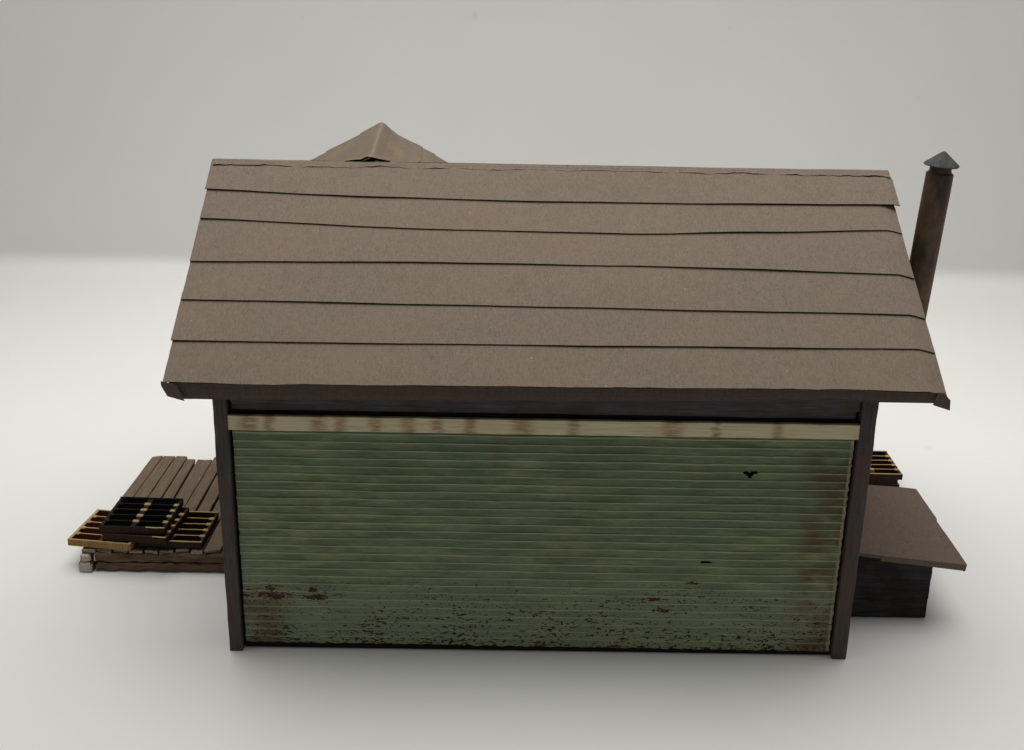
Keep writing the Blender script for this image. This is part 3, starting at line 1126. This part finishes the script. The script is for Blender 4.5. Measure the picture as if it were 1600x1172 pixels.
# beams across the front, stacked two high, and the side logs showing their pale sawn ends
log('beam', (-119.7, 36.3, 2.75), (-75.8, 39.4, 5.25), 0, 3.0, [MAT['beam'], MAT['end_grain']], 1, 0.45)
box_obj('gap_blocker', (-118.6, 39.6, 4.3), (-75.9, 95.5, 5.05), MAT['black_board'], deck, seg=8, bev=0.1, jit=0.05)  # unseen dark board added so no light shows through the plank gaps
log('beam', (-118.9, 36.0, 0.45), (-75.8, 39.2, 2.65), 0, 8.0, [MAT['beam'], MAT['end_grain']], 1, 0.55)
log('side_log', (-123.7, 35.4, 0.1), (-119.9, 97.0, 2.9), 1, 12.0, [MAT['beam'], MAT['end_grain']], 1, 0.3, 4.0)
log('side_log', (-123.1, 35.7, 2.95), (-120.2, 97.0, 5.25), 1, 17.0, [MAT['beam'], MAT['end_grain']], 1, 0.3, 3.4)
log('beam', (-116.0, 93.0, 0.2), (-75.8, 96.0, 4.2), 0, 23.0, [MAT['beam'], MAT['end_grain']], 1, 0.3)
log('beam', (-116.0, 64.0, 0.2), (-75.8, 67.0, 4.2), 0, 29.0, [MAT['beam'], MAT['end_grain']], 1, 0.3)


# ------------------------------------------------------------------ crates
CW, CD, CH = 17.8, 18.2, 2.05


CHAR = MAT['crate_char']


def make_crate(label, rim, side, cell, base, seed, rail=False):
    root = empty('bottle_crate', (0, 0, 0), label, 'wooden crate', 'open ten-cell wooden crates')
    hw, hd = CW/2, CD/2
    t = 0.85
    bm = bmesh.new()

    def bx(lo, hi, i, b=0.10, m=0):
        rough_box(bm, lo, hi, seg=1.2, bev=b, jit=0.07, jsc=0.8, seed=seed+i*1.9, mi=m)
    bx((-hw, -hd, 0), (hw, -hd+0.55, CH), 1)
    bx((-hw, hd-0.55, 0), (hw, hd, CH), 2)
    n_lo = len(bm.faces)
    bx((-hw, -hd+0.56, 0), (-hw+t, hd-0.56, CH-0.02 - (0.0 if rail else 0.22)), 3)
    bx((hw-t, -hd+0.56, 0), (hw, hd-0.56, CH-0.02 - (0.0 if rail else 0.22)), 4)
    for fi, f in enumerate(bm.faces):
        f.normal_update()
        f.material_index = 0 if f.normal.z > 0.5 else 1
        c = f.calc_center_median()
        if fi >= n_lo and f.material_index == 0 and not rail:
            f.material_index = 2
        if f.material_index == 0 and base and (c.y > 0 or c.x < hw*0.5):
            f.material_index = 3
        if f.material_index == 1 and abs(c.x) < hw-0.2 and abs(c.y) < hd-0.2:
            f.material_index = 2
    bm_obj('frame', bm, [rim, side, cell, base or rim], root)
    bm = bmesh.new()
    rough_box(bm, (-0.7, -hd+0.57, 0.1), (0.7, hd-0.57, CH-0.3), seg=1.2, bev=0.08, jit=0.05, jsc=0.8, seed=seed+20, mi=1)
    rows = 5
    ph = (CD-1.1)/rows
    for r in range(0, rows+1):
        y = -hd+0.55+ph*r
        for sx in (-1, 1):
            xa, xb = (0.72, hw-t-0.02) if sx > 0 else (-hw+t+0.02, -0.72)
            if 0 < r < rows:
                rough_box(bm, (xa, y-0.20, 0.1), (xb, y+0.20, CH-0.10), seg=1.5, bev=0.06, jit=0.05, jsc=0.8, seed=seed+30+r+sx, mi=2 if base is CHAR else 0)
        if not 0 < r < rows:
            continue
        # the dividers flare where they meet the middle bar and the side walls
        for e0, e1, tone in ((-0.95, 0.95, 0), (-hw+0.12, -hw+t+0.9, 2 if base is CHAR else 0), (hw-t-0.75, hw-0.12, 0)):
            rough_box(bm, (e0, y-0.62, 0.12), (e1, y+0.62, CH-0.04), seg=1.5, bev=0.2, jit=0.09, jsc=0.8, seed=seed+50+r+e0, mi=tone)
    for f in bm.faces:
        f.normal_update()
        if f.normal.z <= 0.5:
            f.material_index = 1
    bm_obj('cell_divider', bm, [rim, cell, base or rim], root)
    box_obj('bottom', (-hw+t+0.02, -hd+0.57, 0.02), (hw-t-0.02, hd-0.57, 0.35), cell, root, seg=4, bev=0.05, jit=0.02, seed=seed)
    return root


def place(o, x, y, z, deg, tx=0.0, ty=0.0):
    o.location = Vector((x, y, z))*S
    o.rotation_euler = (math.radians(tx), math.radians(ty), math.radians(deg))


def copy_crate(src, label):
    r = src.copy()
    COL.objects.link(r)
    r['label'] = label
    for ch in src.children:
        c = ch.copy()
        COL.objects.link(c)
        c.parent = r
    return r


tan_c = make_crate('tan crate lying flat under the left end of the stack, overhanging the deck edge', MAT['crate_top'], MAT['crate_front'], MAT['crate_red'], None, 1.0, True)
place(tan_c, -116.6, 46.0, 6.62, -8.0)
brown_c = make_crate('burnt brown crate lying flat on the deck planks at the right foot of the stack', MAT['crate_top'], MAT['crate_burnt'], MAT['crate_burnt'], None, 5.0)
place(brown_c, -98.9, 46.9, 6.62, -2.0)
mid_c = make_crate('brown crate bridging the two lower crates and lying under the blackened crate', MAT['crate_top'], MAT['crate_burnt'], MAT['crate_burnt'], MAT['crate_dark_rim'], 7.0)
place(mid_c, -107.2, 45.7, 8.75, -6.0)
black_c = make_crate('blackened crate on top of the stack with charred dividers and pale dots', MAT['crate_top'], MAT['crate_burnt'], MAT['crate_char'], MAT['crate_char'], 9.0)
place(black_c, -108.5, 46.6, 10.85, -2.0)
right_low = copy_crate(brown_c, 'dark crate at the bottom of the pile behind the lean-to, almost hidden by its roof')
place(right_low, 107.7, 104.2, 0.05, -3.0)
right_mid = copy_crate(brown_c, 'brown crate second in the pile behind the lean-to, under the open topmost one')
place(right_mid, 106.6, 103.6, 2.2, -2.0)
right_top = copy_crate(brown_c, 'open crate on top of the pile behind the lean-to with yellowish rim')
place(right_top, 107.3, 102.2, 4.32, 0.0)

for o in bpy.data.objects:
    if '_o' in o.keys():
        del o['_o']
